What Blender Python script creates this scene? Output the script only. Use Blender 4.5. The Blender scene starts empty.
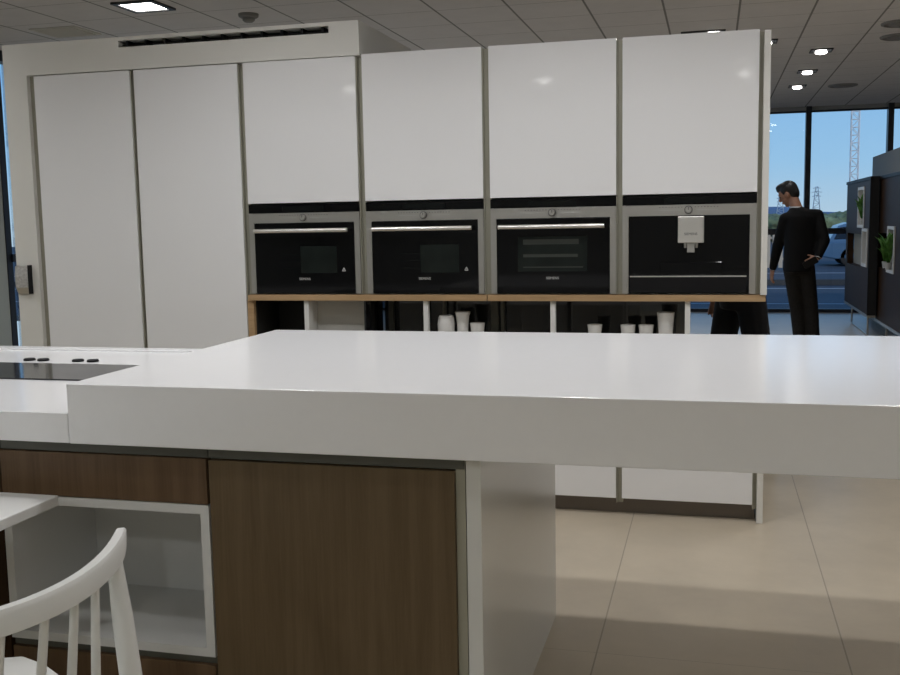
import bpy, bmesh, math, random
from mathutils import Vector, Matrix
random.seed(7)
C = bpy.context.scene.collection
R = math.radians
PI = math.pi

# ------------------------------------------------------------------ materials
def srgb(r, g, b):
    f = lambda c: (c/255/12.92) if c/255 <= .04045 else ((c/255+.055)/1.055)**2.4
    return (f(r), f(g), f(b), 1)

def mat(name, col, rough=.5, metal=0, spec=.5, noise=0, nscale=8, bump=0, coat=0, emit=None, estr=0):
    m = bpy.data.materials.new(name); m.use_nodes = True
    nt = m.node_tree; b = nt.nodes['Principled BSDF']
    b.inputs['Roughness'].default_value = rough
    b.inputs['Metallic'].default_value = metal
    b.inputs['Specular IOR Level'].default_value = spec
    b.inputs['Coat Weight'].default_value = coat
    b.inputs['Base Color'].default_value = col
    if noise or bump:
        tc = nt.nodes.new('ShaderNodeTexCoord'); n = nt.nodes.new('ShaderNodeTexNoise')
        n.inputs['Scale'].default_value = nscale; n.inputs['Detail'].default_value = 4
        nt.links.new(tc.outputs['Object'], n.inputs['Vector'])
        if noise:
            r = nt.nodes.new('ShaderNodeValToRGB')
            r.color_ramp.elements[0].position = .3; r.color_ramp.elements[1].position = .7
            r.color_ramp.elements[0].color = tuple(c*(1-noise) for c in col[:3])+(1,)
            r.color_ramp.elements[1].color = tuple(min(1, c*(1+noise)) for c in col[:3])+(1,)
            nt.links.new(n.outputs['Fac'], r.inputs['Fac']); nt.links.new(r.outputs['Color'], b.inputs['Base Color'])
        if bump:
            bp = nt.nodes.new('ShaderNodeBump'); bp.inputs['Strength'].default_value = bump
            nt.links.new(n.outputs['Fac'], bp.inputs['Height']); nt.links.new(bp.outputs['Normal'], b.inputs['Normal'])
    if emit:
        b.inputs['Emission Color'].default_value = emit; b.inputs['Emission Strength'].default_value = estr
    return m

def wood(name, c1, c2, scale=(14, 14, .7), rough=.45):
    m = bpy.data.materials.new(name); m.use_nodes = True
    nt = m.node_tree; b = nt.nodes['Principled BSDF']; L = nt.links.new
    tc = nt.nodes.new('ShaderNodeTexCoord'); mp = nt.nodes.new('ShaderNodeMapping')
    mp.inputs['Scale'].default_value = scale
    L(tc.outputs['Object'], mp.inputs['Vector'])
    n1 = nt.nodes.new('ShaderNodeTexNoise'); n1.inputs['Scale'].default_value = 2.2; n1.inputs['Detail'].default_value = 6; n1.inputs['Distortion'].default_value = .6
    n2 = nt.nodes.new('ShaderNodeTexNoise'); n2.inputs['Scale'].default_value = 14; n2.inputs['Detail'].default_value = 3
    L(mp.outputs['Vector'], n1.inputs['Vector']); L(mp.outputs['Vector'], n2.inputs['Vector'])
    mx = nt.nodes.new('ShaderNodeMath'); mx.operation = 'MULTIPLY_ADD'; mx.inputs[1].default_value = .35
    L(n2.outputs['Fac'], mx.inputs[0]); L(n1.outputs['Fac'], mx.inputs[2])
    r = nt.nodes.new('ShaderNodeValToRGB')
    r.color_ramp.elements[0].position = .45; r.color_ramp.elements[0].color = c1
    r.color_ramp.elements[1].position = .85; r.color_ramp.elements[1].color = c2
    L(mx.outputs[0], r.inputs['Fac']); L(r.outputs['Color'], b.inputs['Base Color'])
    b.inputs['Roughness'].default_value = rough; b.inputs['Specular IOR Level'].default_value = .3
    return m

def glass_mat(name, tint=(1, 1, 1, 1), refl=.35, ior=1.45):
    m = bpy.data.materials.new(name); m.use_nodes = True
    nt = m.node_tree; nt.nodes.clear(); L = nt.links.new
    o = nt.nodes.new('ShaderNodeOutputMaterial'); mix = nt.nodes.new('ShaderNodeMixShader')
    t = nt.nodes.new('ShaderNodeBsdfTransparent'); t.inputs['Color'].default_value = tint
    g = nt.nodes.new('ShaderNodeBsdfGlossy'); g.inputs['Roughness'].default_value = .02
    fr = nt.nodes.new('ShaderNodeFresnel'); fr.inputs['IOR'].default_value = ior
    mu = nt.nodes.new('ShaderNodeMath'); mu.operation = 'MULTIPLY'; mu.inputs[1].default_value = refl*2
    L(fr.outputs[0], mu.inputs[0]); L(mu.outputs[0], mix.inputs['Fac'])
    L(t.outputs[0], mix.inputs[1]); L(g.outputs[0], mix.inputs[2]); L(mix.outputs[0], o.inputs['Surface'])
    return m

def grid_mat(name, base, line, ox, oy, sx, sy, lw, rough, noise=.06, nscale=1.5, spec=.5, bands=0):
    """tiles with joints, in world metres (object at the world origin)"""
    m = bpy.data.materials.new(name); m.use_nodes = True
    nt = m.node_tree; b = nt.nodes['Principled BSDF']; L = nt.links.new
    tc = nt.nodes.new('ShaderNodeTexCoord'); sp = nt.nodes.new('ShaderNodeSeparateXYZ')
    L(tc.outputs['Object'], sp.inputs[0])
    def M(op, a, bb=None):
        n = nt.nodes.new('ShaderNodeMath'); n.operation = op
        for i, v in enumerate((a, bb)):
            if v is None: continue
            if isinstance(v, (int, float)): n.inputs[i].default_value = v
            else: L(v, n.inputs[i])
        return n.outputs[0]
    def dist(c, o, s):
        q = M('DIVIDE', M('SUBTRACT', c, o), s)
        fr = M('FRACT', M('ADD', q, .5))
        return M('MULTIPLY', M('ABSOLUTE', M('SUBTRACT', fr, .5)), s)
    lx = M('LESS_THAN', dist(sp.outputs['X'], ox, sx), lw/2)
    ly = M('LESS_THAN', dist(sp.outputs['Y'], oy, sy), lw*.2)
    ln = M('MAXIMUM', lx, ly)
    n = nt.nodes.new('ShaderNodeTexNoise'); n.inputs['Scale'].default_value = nscale; n.inputs['Detail'].default_value = 6
    n.inputs['Roughness'].default_value = .65
    L(tc.outputs['Object'], n.inputs['Vector'])
    r = nt.nodes.new('ShaderNodeValToRGB')
    r.color_ramp.elements[0].position = .3; r.color_ramp.elements[1].position = .7
    r.color_ramp.elements[0].color = tuple(c*(1-noise) for c in base[:3])+(1,)
    r.color_ramp.elements[1].color = tuple(c*(1+noise) for c in base[:3])+(1,)
    L(n.outputs['Fac'], r.inputs['Fac'])
    mx = nt.nodes.new('ShaderNodeMix'); mx.data_type = 'RGBA'
    mx.inputs['B'].default_value = line
    L(ln, mx.inputs['Factor']); L(r.outputs['Color'], mx.inputs['A']); L(mx.outputs['Result'], b.inputs['Base Color'])
    b.inputs['Roughness'].default_value = rough; b.inputs['Specular IOR Level'].default_value = spec
    return m

M = {}
M['door'] = mat('white_lacquer', (.79, .79, .79, 1), .05, spec=.5)
M['frame'] = mat('white_satin', (.70, .69, .645, 1), .4, noise=.01, nscale=3)
M['slab'] = mat('white_solid_surface', (.86, .86, .865, 1), .16, noise=.006, nscale=40)
M['panel'] = mat('white_panel', (.72, .72, .69, 1), .22, spec=.5)
M['niche'] = mat('white_melamine', (.70, .70, .68, 1), .4)
M['profile'] = mat('champagne_aluminium', (.37, .36, .29, 1), .40, metal=.25)
M['channel'] = mat('dark_channel', (.10, .10, .08, 1), .5)
M['plinth'] = mat('brown_plinth', (.20, .17, .145, 1), .45)
M['walnut'] = wood('dark_walnut', (.110, .074, .037, 1), (.150, .104, .056, 1))
M['walnut_h'] = wood('dark_walnut_drawer', (.105, .062, .032, 1), (.155, .096, .052, 1))
M['oak'] = wood('oak_board', (.34, .22, .11, 1), (.46, .31, .17, 1), (1, 14, 14))
M['oakv'] = wood('oak_upright', (.30, .19, .09, 1), (.40, .26, .14, 1))
M['steel'] = mat('brushed_steel', (.50, .49, .46, 1), .33, metal=.85)
M['steelb'] = mat('bright_steel', (.80, .78, .74, 1), .28, metal=.9)
M['blackglass'] = mat('black_glass', (.003, .003, .0035, 1), .06, spec=.22)
M['backglass'] = mat('black_back_glass', (.010, .011, .013, 1), .04, spec=.8)
M['blackmat'] = mat('black_plastic', (.008, .008, .009, 1), .45, spec=.2)
M['ovenwin'] = mat('oven_window', (.010, .0135, .012, 1), .12, spec=.25, noise=.3, nscale=9)
M['clock'] = mat('dim_display', (.006, .007, .007, 1), .15, spec=.2)
M['ovenbar'] = mat('oven_rack', (.035, .040, .033, 1), .35)
M['ink'] = mat('pale_print', (.55, .55, .53, 1), .5)
M['inkdark'] = mat('dark_print', (.06, .06, .06, 1), .5)
M['carcass'] = mat('carcass_grey', (.45, .45, .42, 1), .5)
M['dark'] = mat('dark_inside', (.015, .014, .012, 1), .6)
M['niche_grey'] = mat('pale_niche_back', (.52, .51, .47, 1), .35)
M['porcelain'] = mat('white_porcelain', (.68, .675, .65, 1), .25)
M['hob'] = mat('hob_glass', (.035, .036, .040, 1), .07, spec=.6)
M['chair'] = mat('white_painted_wood', (.70, .70, .67, 1), .35)
M['table'] = mat('white_table_top', (.78, .78, .76, 1), .3)
M['ceil'] = grid_mat('ceiling_tiles', (.74, .725, .74, 1), (.27, .27, .27, 1), -.37, 7.87, .54, .54, .016, .9, noise=.03, nscale=6, spec=.1)
M['floor'] = grid_mat('floor_tiles', (.47, .405, .31, 1), (.28, .24, .18, 1), -.355, 3.18, .787, 3.6, .005, .32, noise=.09, nscale=2.2, spec=.28)
M['wall'] = mat('wall_paint', (.55, .56, .54, 1), .7, noise=.02, nscale=2)
M['walll'] = mat('wall_grey_panel', (.42, .46, .44, 1), .5, noise=.02, nscale=2)
M['mullion'] = mat('dark_mullion', (.012, .014, .022, 1), .4)
M['glass'] = glass_mat('window_glass', refl=.30)
M['lampdark'] = mat('lamp_frame', (.03, .03, .03, 1), .4)
M['lampwhite'] = mat('lamp_rim', (.6, .6, .6, 1), .4)
M['lampon'] = mat('lamp_lens', (.9, .9, .9, 1), .5, emit=(1, .97, .93, 1), estr=14)
M['lampoff'] = mat('lamp_lens_off', (.22, .22, .22, 1), .2)
M['vent'] = mat('vent_grey', (.24, .235, .23, 1), .6)
M['ventb'] = mat('vent_beige', (.66, .63, .57, 1), .6)
M['suit'] = mat('black_suit', (.0035, .0035, .004, 1), .75, spec=.2, noise=.2, nscale=60, bump=.05)
M['trouser'] = mat('charcoal_trousers', (.015, .0135, .012, 1), .8, spec=.2, noise=.2, nscale=50)
M['trouserb'] = mat('black_trousers', (.006, .006, .007, 1), .8, spec=.2)
M['shirt'] = mat('white_shirt', (.7, .7, .72, 1), .6)
M['skin'] = mat('skin', (.36, .18, .115, 1), .5, noise=.08, nscale=20)
M['hair'] = mat('dark_hair', (.009, .008, .008, 1), .45, noise=.4, nscale=90, bump=.3)
M['shoe'] = mat('black_leather', (.01, .01, .01, 1), .25)
M['eye'] = mat('eye_dark', (.02, .015, .012, 1), .2)
M['display'] = wood('display_dark_wood', (.026, .0115, .0042, 1), (.042, .021, .009, 1))
M['display'].node_tree.nodes['Principled BSDF'].inputs['Specular IOR Level'].default_value = .12
M['displayedge'] = mat('display_dark_edge', (.008, .008, .009, 1), .5)
M['greywall'] = mat('grey_partition_paint', (.33, .30, .26, 1), .6)
M['leaf'] = mat('green_leaf', (.09, .24, .04, 1), .5, noise=.4, nscale=20)
M['pot'] = mat('pale_pot', (.5, .5, .47, 1), .4)
M['asphalt'] = mat('asphalt', (.030, .042, .058, 1), .75, noise=.2, nscale=.6)
M['roadline'] = mat('road_paint', (.32, .36, .40, 1), .7)
M['kerb'] = mat('dark_kerb', (.03, .04, .05, 1), .8)
M['hedge'] = mat('hedge_green', (.15, .20, .11, 1), .9, noise=.5, nscale=1.5)
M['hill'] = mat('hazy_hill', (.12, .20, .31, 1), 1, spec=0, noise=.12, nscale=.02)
M['carblue'] = mat('car_blue', (.07, .15, .26, 1), .25, coat=.5)
M['carwhite'] = mat('car_white', (.75, .77, .78, 1), .3)
M['carglass'] = mat('car_glass', (.01, .012, .016, 1), .06)
M['tyre'] = mat('tyre', (.01, .01, .01, 1), .8)
M['mast'] = mat('white_mast_steel', (.75, .78, .80, 1), .5)
M['pylon'] = mat('grey_pylon_steel', (.36, .45, .53, 1), .6)
M['fascia'] = mat('fascia_grey', (.30, .30, .30, 1), .8)
M['fence'] = mat('beige_fence', (.45, .40, .32, 1), .8)
M['paper'] = mat('printed_paper', (.42, .41, .39, 1), .4, noise=.25, nscale=70)

# ------------------------------------------------------------------ mesh builder
ORG = {}
class MB:
    def __init__(s): s.bm = bmesh.new()
    def box(s, x0, x1, y0, y1, z0, z1, bev=0, seg=2):
        m = Matrix.Translation(((x0+x1)/2, (y0+y1)/2, (z0+z1)/2)) @ Matrix.Diagonal((abs(x1-x0), abs(y1-y0), abs(z1-z0), 1))
        g = bmesh.ops.create_cube(s.bm, size=1, matrix=m)
        if bev:
            es = list({e for v in g['verts'] for e in v.link_edges})
            bmesh.ops.bevel(s.bm, geom=es, offset=bev, segments=seg, profile=.5, affect='EDGES')
        return s
    def tube(s, pts, r, n=10, caps=True, up=None):
        pts = [Vector(p) for p in pts]; rs = r if isinstance(r, (list, tuple)) else [r]*len(pts)
        rings = []; prev = None
        for i, p in enumerate(pts):
            t = (pts[min(i+1, len(pts)-1)]-pts[max(i-1, 0)]).normalized()
            if prev is None:
                a = Vector((0, 0, 1)) if abs(t.z) < .9 else Vector((1, 0, 0))
                u = t.cross(a).normalized()
            else: u = (prev-t*prev.dot(t)).normalized()
            prev = u; w = t.cross(u)
            rings.append([s.bm.verts.new(p+(u*math.cos(2*PI*k/n)+w*math.sin(2*PI*k/n))*rs[i]) for k in range(n)])
        for a, b in zip(rings, rings[1:]):
            for k in range(n): s.bm.faces.new((a[k], a[(k+1) % n], b[(k+1) % n], b[k]))
        if caps: s.bm.faces.new(rings[0][::-1]); s.bm.faces.new(rings[-1])
        return s
    def lathe(s, prof, c=(0, 0, 0), n=24, cap0=True, cap1=True, ax='z'):
        rings = []
        for r, z in prof:
            ring = []
            for k in range(n):
                a = 2*PI*k/n; p = (r*math.cos(a), r*math.sin(a), z)
                if ax == 'y': p = (p[0], -p[2], p[1])   # axis towards -y
                ring.append(s.bm.verts.new((p[0]+c[0], p[1]+c[1], p[2]+c[2])))
            rings.append(ring)
        for a, b in zip(rings, rings[1:]):
            for k in range(n): s.bm.faces.new((a[k], a[(k+1) % n], b[(k+1) % n], b[k]))
        if cap0: s.bm.faces.new(rings[0][::-1])
        if cap1: s.bm.faces.new(rings[-1])
        return s
    def loft(s, rings, caps=True):
        rr = [[s.bm.verts.new(p) for p in r] for r in rings]; n = len(rr[0])
        for a, b in zip(rr, rr[1:]):
            for k in range(n): s.bm.faces.new((a[k], a[(k+1) % n], b[(k+1) % n], b[k]))
        if caps: s.bm.faces.new(rr[0][::-1]); s.bm.faces.new(rr[-1])
        return s
    def prism(s, poly, axis, a0, a1, bev=0):
        def P(p, a):
            return {'x': (a, p[0], p[1]), 'y': (p[0], a, p[1]), 'z': (p[0], p[1], a)}[axis]
        A = [s.bm.verts.new(P(p, a0)) for p in poly]; B = [s.bm.verts.new(P(p, a1)) for p in poly]; n = len(poly)
        fs = [s.bm.faces.new(A[::-1]), s.bm.faces.new(B)]
        for k in range(n): fs.append(s.bm.faces.new((A[k], A[(k+1) % n], B[(k+1) % n], B[k])))
        if bev:
            es = list({e for f in fs for e in f.edges})
            bmesh.ops.bevel(s.bm, geom=es, offset=bev, segments=2, profile=.5, affect='EDGES')
        return s
    def ell(s, c, r, rot=None, u=16, v=10):
        m = Matrix.Translation(c) @ (rot.to_4x4() if rot else Matrix()) @ Matrix.Diagonal((*r, 1))
        bmesh.ops.create_uvsphere(s.bm, u_segments=u, v_segments=v, radius=1, matrix=m); return s
    def mesh(s, name, smooth=False):
        bmesh.ops.recalc_face_normals(s.bm, faces=s.bm.faces[:])
        me = bpy.data.meshes.new(name); s.bm.to_mesh(me); s.bm.free()
        if smooth:
            me.polygons.foreach_set('use_smooth', [True]*len(me.polygons))
            try: me.set_sharp_from_angle(angle=R(40))
            except Exception: pass
        return me
    def build(s, name, m, parent=None, org=None, smooth=False):
        return place(name, s.mesh(name, smooth), m, parent, org)

def place(name, me, m, parent=None, org=None):
    o = bpy.data.objects.new(name, me); C.objects.link(o)
    if parent is not None:
        off = ORG.get(parent.name, Vector()); o.parent = parent; ORG[o.name] = off
    else:
        off = Vector(org) if org else Vector(); o.location = off; ORG[o.name] = off
    if off.length: me.transform(Matrix.Translation(-off))
    me.materials.clear(); me.materials.append(m)
    return o

def tag(o, label=None, cat=None, group=None, kind=None):
    if label: o['label'] = label
    if cat: o['category'] = cat
    if group: o['group'] = group
    if kind: o['kind'] = kind
    return o
def thing(name, label, cat, loc=(0, 0, 0), group=None):
    o = bpy.data.objects.new(name, None); C.objects.link(o); o.empty_display_size = .1
    o.location = loc; ORG[o.name] = Vector(loc)
    return tag(o, label, cat, group)
def struct(name, mb, m, label=None, cat=None):
    o = mb.build(name, m); o['kind'] = 'structure'
    return tag(o, label, cat)
def dup(root, loc, label, rotz=None):
    r = root.copy(); C.objects.link(r); r.location = loc; r['label'] = label
    if rotz is not None: r.rotation_euler = (0, 0, rotz)
    for ch in list(root.children):
        c = ch.copy(); C.objects.link(c); c.parent = r
        for g in ch.children:
            d = g.copy(); C.objects.link(d); d.parent = c
    return r
def text_mesh(s, size, ext=.0006):
    cu = bpy.data.curves.new('t', 'FONT'); cu.body = s; cu.size = size; cu.align_x = 'CENTER'; cu.align_y = 'CENTER'; cu.extrude = ext
    o = bpy.data.objects.new('t', cu); C.objects.link(o)
    bpy.context.view_layer.update()
    me = bpy.data.meshes.new_from_object(o.evaluated_get(bpy.context.evaluated_depsgraph_get()))
    bpy.data.objects.remove(o); bpy.data.curves.remove(cu)
    me.transform(Matrix.Rotation(PI/2, 4, 'X'))      # upright, readable from -y
    return me

# ------------------------------------------------------------------ the room
ZC = 2.95; YW = 15.5; XL = -6.0; XR = 8.0; YB = -5.5
struct('floor', MB().box(XL-.2, XR+.2, YB-.2, YW+.1, -.1, 0), M['floor'], 'beige stone tile floor', 'floor')
struct('ceiling', MB().box(XL-.2, XR+.2, YB-.2, YW+.1, ZC, ZC+.12), M['ceil'], 'grey square tile ceiling', 'ceiling')
struct('wall_left', MB().box(XL-.15, XL, YB, 7.59, 0, ZC), M['walll'], 'grey wall at the left edge', 'wall')
struct('wall_right', MB().box(XR, XR+.15, YB, YW, 0, ZC), M['wall'], 'right wall of the showroom', 'wall')
struct('wall_behind', MB().box(XL, XR, YB-.15, YB, 0, ZC), M['wall'], 'wall facing the kitchen', 'wall')

# window wall at the back: one bay per window, mullion centres every 1.09 m
wn = 0
def window(bx0, bx1, label):
    global wn
    wn += 1
    w = thing('window_%d' % wn, label, 'window', ((bx0+bx1)/2, YW, 0)); w['kind'] = 'structure'
    f = MB()
    f.box(bx0, bx1, YW-.02, YW+.06, 2.872, 2.895)          # head
    f.box(bx0, bx1, YW-.03, YW+.05, 0, .05)             # sill rail
    f.box(bx0, bx1, YW-.04, YW+.06, 1.135, 1.22)        # transom
    f.build('window_frame', M['mullion'], w)
    MB().box(bx0, bx1, YW-.02, YW+.06, 2.895, ZC).build('fascia', M['fascia'], w)
    MB().box(bx1-.024, bx1+.050, YW-.07, YW+.09, 0, ZC).build('mullion', M['mullion'], w)
    MB().box(bx0+.06, bx1-.06, YW+.005, YW+.015, 1.215, 2.88).build('upper_pane', M['glass'], w)
    MB().box(bx0+.06, bx1-.06, YW+.005, YW+.015, .045, 1.14).build('lower_pane', M['glass'], w)
xs = [1.29+1.09*k for k in range(-6, 7)]
xs = [XL] + xs[:] 
xs.append(XR)
for a, b in zip(xs, xs[1:]):
    near = abs(b-1.29) < .01 and 'dark framed rear window left of the mullion beside the bowed man'
    right = abs(a-1.29) < .01 and 'dark framed rear window with the lattice mast behind it'
    last = abs(a-2.38) < .01 and 'dark framed rear window in the top right corner behind the grey partition'
    lab = near or right or last
    window(a, b, lab or 'tall dark framed window in the glazed rear wall')
    if not lab: bpy.data.objects['window_%d' % wn]['group'] = 'rear windows behind the cabinets and partition'
# glazing along the left, beyond the grey wall
w = thing('window_%d' % (wn+1), 'dark framed glazing at the far left edge beside the white cabinet frame', 'window', (XL, 11.5, 0)); w['kind'] = 'structure'
f = MB().box(XL-.08, XL+.04, 7.64, YW, 2.86, ZC).box(XL-.08, XL+.008, 7.64, YW, 0, .06).box(XL-.05, XL+.03, 7.64, YW, 1.13, 1.2)
f.build('window_frame', M['mullion'], w)
for y in (7.64, 9.6, 11.6, 13.6):
    MB().box(XL-.08, XL+.008, y-.05, y+.02, 0, ZC).build('mullion', M['mullion'], w)
MB().box(XL-.01, XL, 7.7, YW, .05, 2.87).build('pane', M['glass'], w)

# ------------------------------------------------------------------ tall cabinet wall
Y0 = 4.745; YBK = 5.36; ZT = 2.225
CX = [-1.996, -1.3655, -.7354, -.1103]; HW = .2985
# white surround with the ventilation slot
t = thing('cabinet_surround', 'white frame boxing in the tall cabinets, slotted along its top', 'cabinet frame', (-2.7, Y0, 0))
yf = 4.738
b = MB()
b.box(-3.685, -2.985, yf, 5.62, 2.227, 2.392).box(-1.826, -1.672, yf, 5.62, 2.227, 2.392)
b.box(-2.985, -1.826, yf, 5.62, 2.374, 2.392).box(-2.985, -1.826, yf, 5.62, 2.227, 2.340).box(-2.985, -1.826, yf+.10, 5.62, 2.34, 2.374)
b.build('bulkhead', M['frame'], t)
MB().box(-3.685, -3.545, yf, 5.62, 0, 2.227).build('side_stile', M['frame'], t)
g = MB().box(-2.985, -1.826, yf+.085, yf+.098, 2.341, 2.373)
g.build('slot_lining', M['dark'], t)
g = MB()
for k in range(11):
    x = -2.95+k*.108
    g.box(x, x+.012, yf+.015, yf+.08, 2.341, 2.373)
g.box(-2.98, -1.83, yf+.03, yf+.034, 2.352, 2.356)
g.build('vent_grille', M['blackmat'], t)
MB().box(-3.545, -3.512, Y0+.02, Y0+.05, 0, 2.226).build('handle_profile', M['profile'], t)

def pull_profile(x0, x1, z0, z1, par):
    b = MB().box(x0, x1, Y0+.028, Y0+.05, z0, z1)
    b.box(x0, x0+.004, Y0+.008, Y0+.03, z0, z1)
    b.build('handle_profile', M['profile'], par)

for i, (a, c, lab) in enumerate([(-3.508, -2.936, 'tall white glossy cabinet door unit, leftmost beside the frame'),
                                 (-2.911, -2.326, 'tall white glossy cabinet door unit just left of the ovens')]):
    t = thing('tall_cabinet', lab, 'cabinet', ((a+c)/2, Y0, 0), 'tall white cabinets')
    MB().box(a-.012, c+.012, Y0+.05, YBK, .08, ZT-.002).build('carcass', M['carcass'], t)
    MB().box(a, c, Y0, Y0+.022, .085, ZT-.002, .0015).build('door', M['door'], t)
    pull_profile(c+.001, c+.024 if i == 0 else c+.032, .08, ZT-.002, t)
    MB().box(a-.012, c+.012, Y0+.075, Y0+.09, 0, .08).build('plinth', M['plinth'], t)

ZS = 1.061; ZSB = 1.031; ZN = .80; ZO = 1.519
labs = ['leftmost oven tower, white door over a compact oven beside the tall doors',
        'second oven tower from the left, white door above its oven',
        'third oven tower from the left, white door above the oven with shelves showing',
        'rightmost appliance tower, white door above the coffee machine']
for i, cx in enumerate(CX):
    a, c = cx-HW, cx+HW
    t = thing('appliance_tower', labs[i], 'cabinet', (cx, Y0, 0), 'oven towers')
    b = MB()
    b.box(a-.014, a+.004, Y0+.052, YBK, ZS+.001, ZT).box(c-.004, c+.014, Y0+.052, YBK, ZS+.001, ZT)   # sides
    b.box(a+.004, c-.004, YBK-.02, YBK, ZS+.001, ZT)                                      # back
    b.box(a+.004, c-.004, Y0+.03, YBK-.02, ZO+.004, ZO+.024)                              # floor of the upper cupboard
    b.box(a+.004, c-.004, Y0+.03, YBK-.02, ZT-.02, ZT)
    b.box(a+.004, c-.004, Y0+.03, YBK-.02, ZS+.001, ZS+.012)
    b.build('carcass', M['carcass'], t)
    MB().box(a, c, Y0, Y0+.022, ZO+.004, ZT+(0 if i == 0 else .006), .0015).build('upper_door', M['door'], t)
    # lower cupboard
    MB().box(a-.014, c+.014, Y0+.05, YBK, .08, ZN).build('base_carcass', M['carcass'], t)
    MB().box(a, c, Y0, Y0+.022, .085, ZN-.02, .0015).build('lower_door', M['door'], t)
    MB().box(a-.014, c+.014, Y0+.065, Y0+.08, 0, .08).build('plinth', M['plinth'], t)
    pull_profile(c+.001, c+.032 if i < 3 else c+.03, ZS+.002, ZT, t)
    pull_profile(c+.001, c+.032 if i < 3 else c+.03, .06, ZN, t)
    # open compartment
    MB().box(cx-.012, cx+.012, Y0+.002, Y0+(.30 if i == 0 else .03), ZN, ZSB).build('divider', M['niche'], t)
    if i == 0:
        MB().box(a-.002, cx-.012, Y0+.30, Y0+.315, ZN, ZSB).build('left_niche_back', M['dark'], t)
        MB().box(a-.002, a+.012, Y0+.032, Y0+.30, ZN, ZSB).build('left_niche_side', M['dark'], t)
        MB().box(cx+.012, c+.003, Y0+.12, Y0+.135, ZN, ZSB).build('right_niche_back', M['niche_grey'], t)
        MB().box(c+.004, c+.014, Y0+.02, Y0+.35, ZN, ZSB).build('niche_side', M['backglass'], t)
    else:
        MB().box(a-.012, cx-.0, Y0+.30, Y0+.312, ZN, ZSB).build('left_niche_back', M['backglass'], t)
        if i < 3:
            MB().box(cx, c+.018, Y0+.30, Y0+.312, ZN, ZSB).build('right_niche_back', M['backglass'], t)
    if i in (1, 2):
        f = MB()
        x0, x1 = (a-.012, cx-.014) if i == 1 else (a-.012, a+.012)
        for (p, q) in ([(x0+.03, x0+.055), (x1-.075, x1-.05)] if i == 1 else [(x0, x0+.02)]):
            f.box(p, q, Y0+.27, Y0+.298, ZN, ZSB)
        if i == 1:
            f.box(x0+.03, x1-.05, Y0+.27, Y0+.298, ZSB-.02, ZSB)
            f.box(cx+.014, cx+.03, Y0+.27, Y0+.298, ZN, ZSB).box(c-.03, c+.01, Y0+.27, Y0+.298, ZN, ZSB).box(cx+.014, c, Y0+.27, Y0+.298, ZSB-.02, ZSB)
        f.build('glass_frame', M['niche_grey'] if i == 9 else M['channel'], t)
# end panel, interrupted by the open corner compartment
t = thing('cabinet_end_panel', 'narrow white upright panel closing the right end of the cabinets', 'panel', (.222, Y0, 0))
MB().box(.208, .236, Y0-.02, YBK+.02, ZS+.001, 2.222, .001).build('upper_panel', M['frame'], t)
MB().box(.208, .236, Y0-.005, YBK+.02, 0, ZN, .001).build('lower_panel', M['frame'], t)
# oak boards
o = MB().box(-2.31, -1.054, Y0-.012, Y0+.46, ZSB, ZS, .001)
o.box(-2.322, -2.288, Y0+.004, Y0+.03, ZN, ZSB)
tag(o.build('oak_shelf_board', M['oak'], None, (-1.68, Y0, ZN)), 'oak shelf board under the two left ovens, turned down at its left end', 'shelf', 'oak boards under the ovens')
tag(MB().box(-1.050, .232, Y0-.012, Y0+.46, ZSB, ZS, .001).build('oak_shelf_board', M['oak'], None, (-.4, Y0, ZSB)),
    'oak shelf board under the third oven and the coffee machine', 'shelf', 'oak boards under the ovens')

# ------------------------------------------------------------------ ovens (local: x centre, y = door plane, z = shelf top)
def appliance_body(t, zglass):
    H = .456
    b = MB()
    b.box(-.2975, .2975, .0, .018, .362, .411)                       # steel band
    b.box(-.2975, -.270, .0, .018, .004, .362).box(.270, .2975, .0, .018, .004, .362)
    b.build('steel_frame', M['steel'], t)
    MB().box(-.2975, .2975, .001, .018, .412, H-.002).build('control_strip', M['blackglass'], t)
    MB().box(-.285, .285, .02, .50, .006, H-.006).build('housing', M['blackmat'], t)
    d = MB().box(-.11, .11, -.0006, .001, .418, .444)
    d.build('clock_display', M['clock'], t)
    MB().lathe([(.017, 0), (.017, .006), (.0135, .012), (.0135, .018)], (0, 0, .387), ax='y', n=20).build('control_knob', M['steel'], t, smooth=True)
    k = MB().lathe([(.0155, .0065), (.0185, .0065), (.0185, .0075), (.0155, .0075)], (0, 0, .387), ax='y', n=20, cap0=False, cap1=False)
    k.box(-.0012, .0012, -.019, -.0182, .387, .399)
    k.build('knob_ring', M['inkdark'], t)
    s = MB()
    for sx in (-1, 1):
        MB().box(sx*.035, sx*.13, -.0008, 0, .386, .388).build('print_line', M['ink'], t)
    for sx in (-1, 1):
        s = MB()
        for q in range(8):
            x = sx*(.03+q*.014)
            s.box(x-.003, x+.003, -.0008, 0, .399, .401)
        s.build('symbol_row', M['inkdark'], t)

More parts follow.
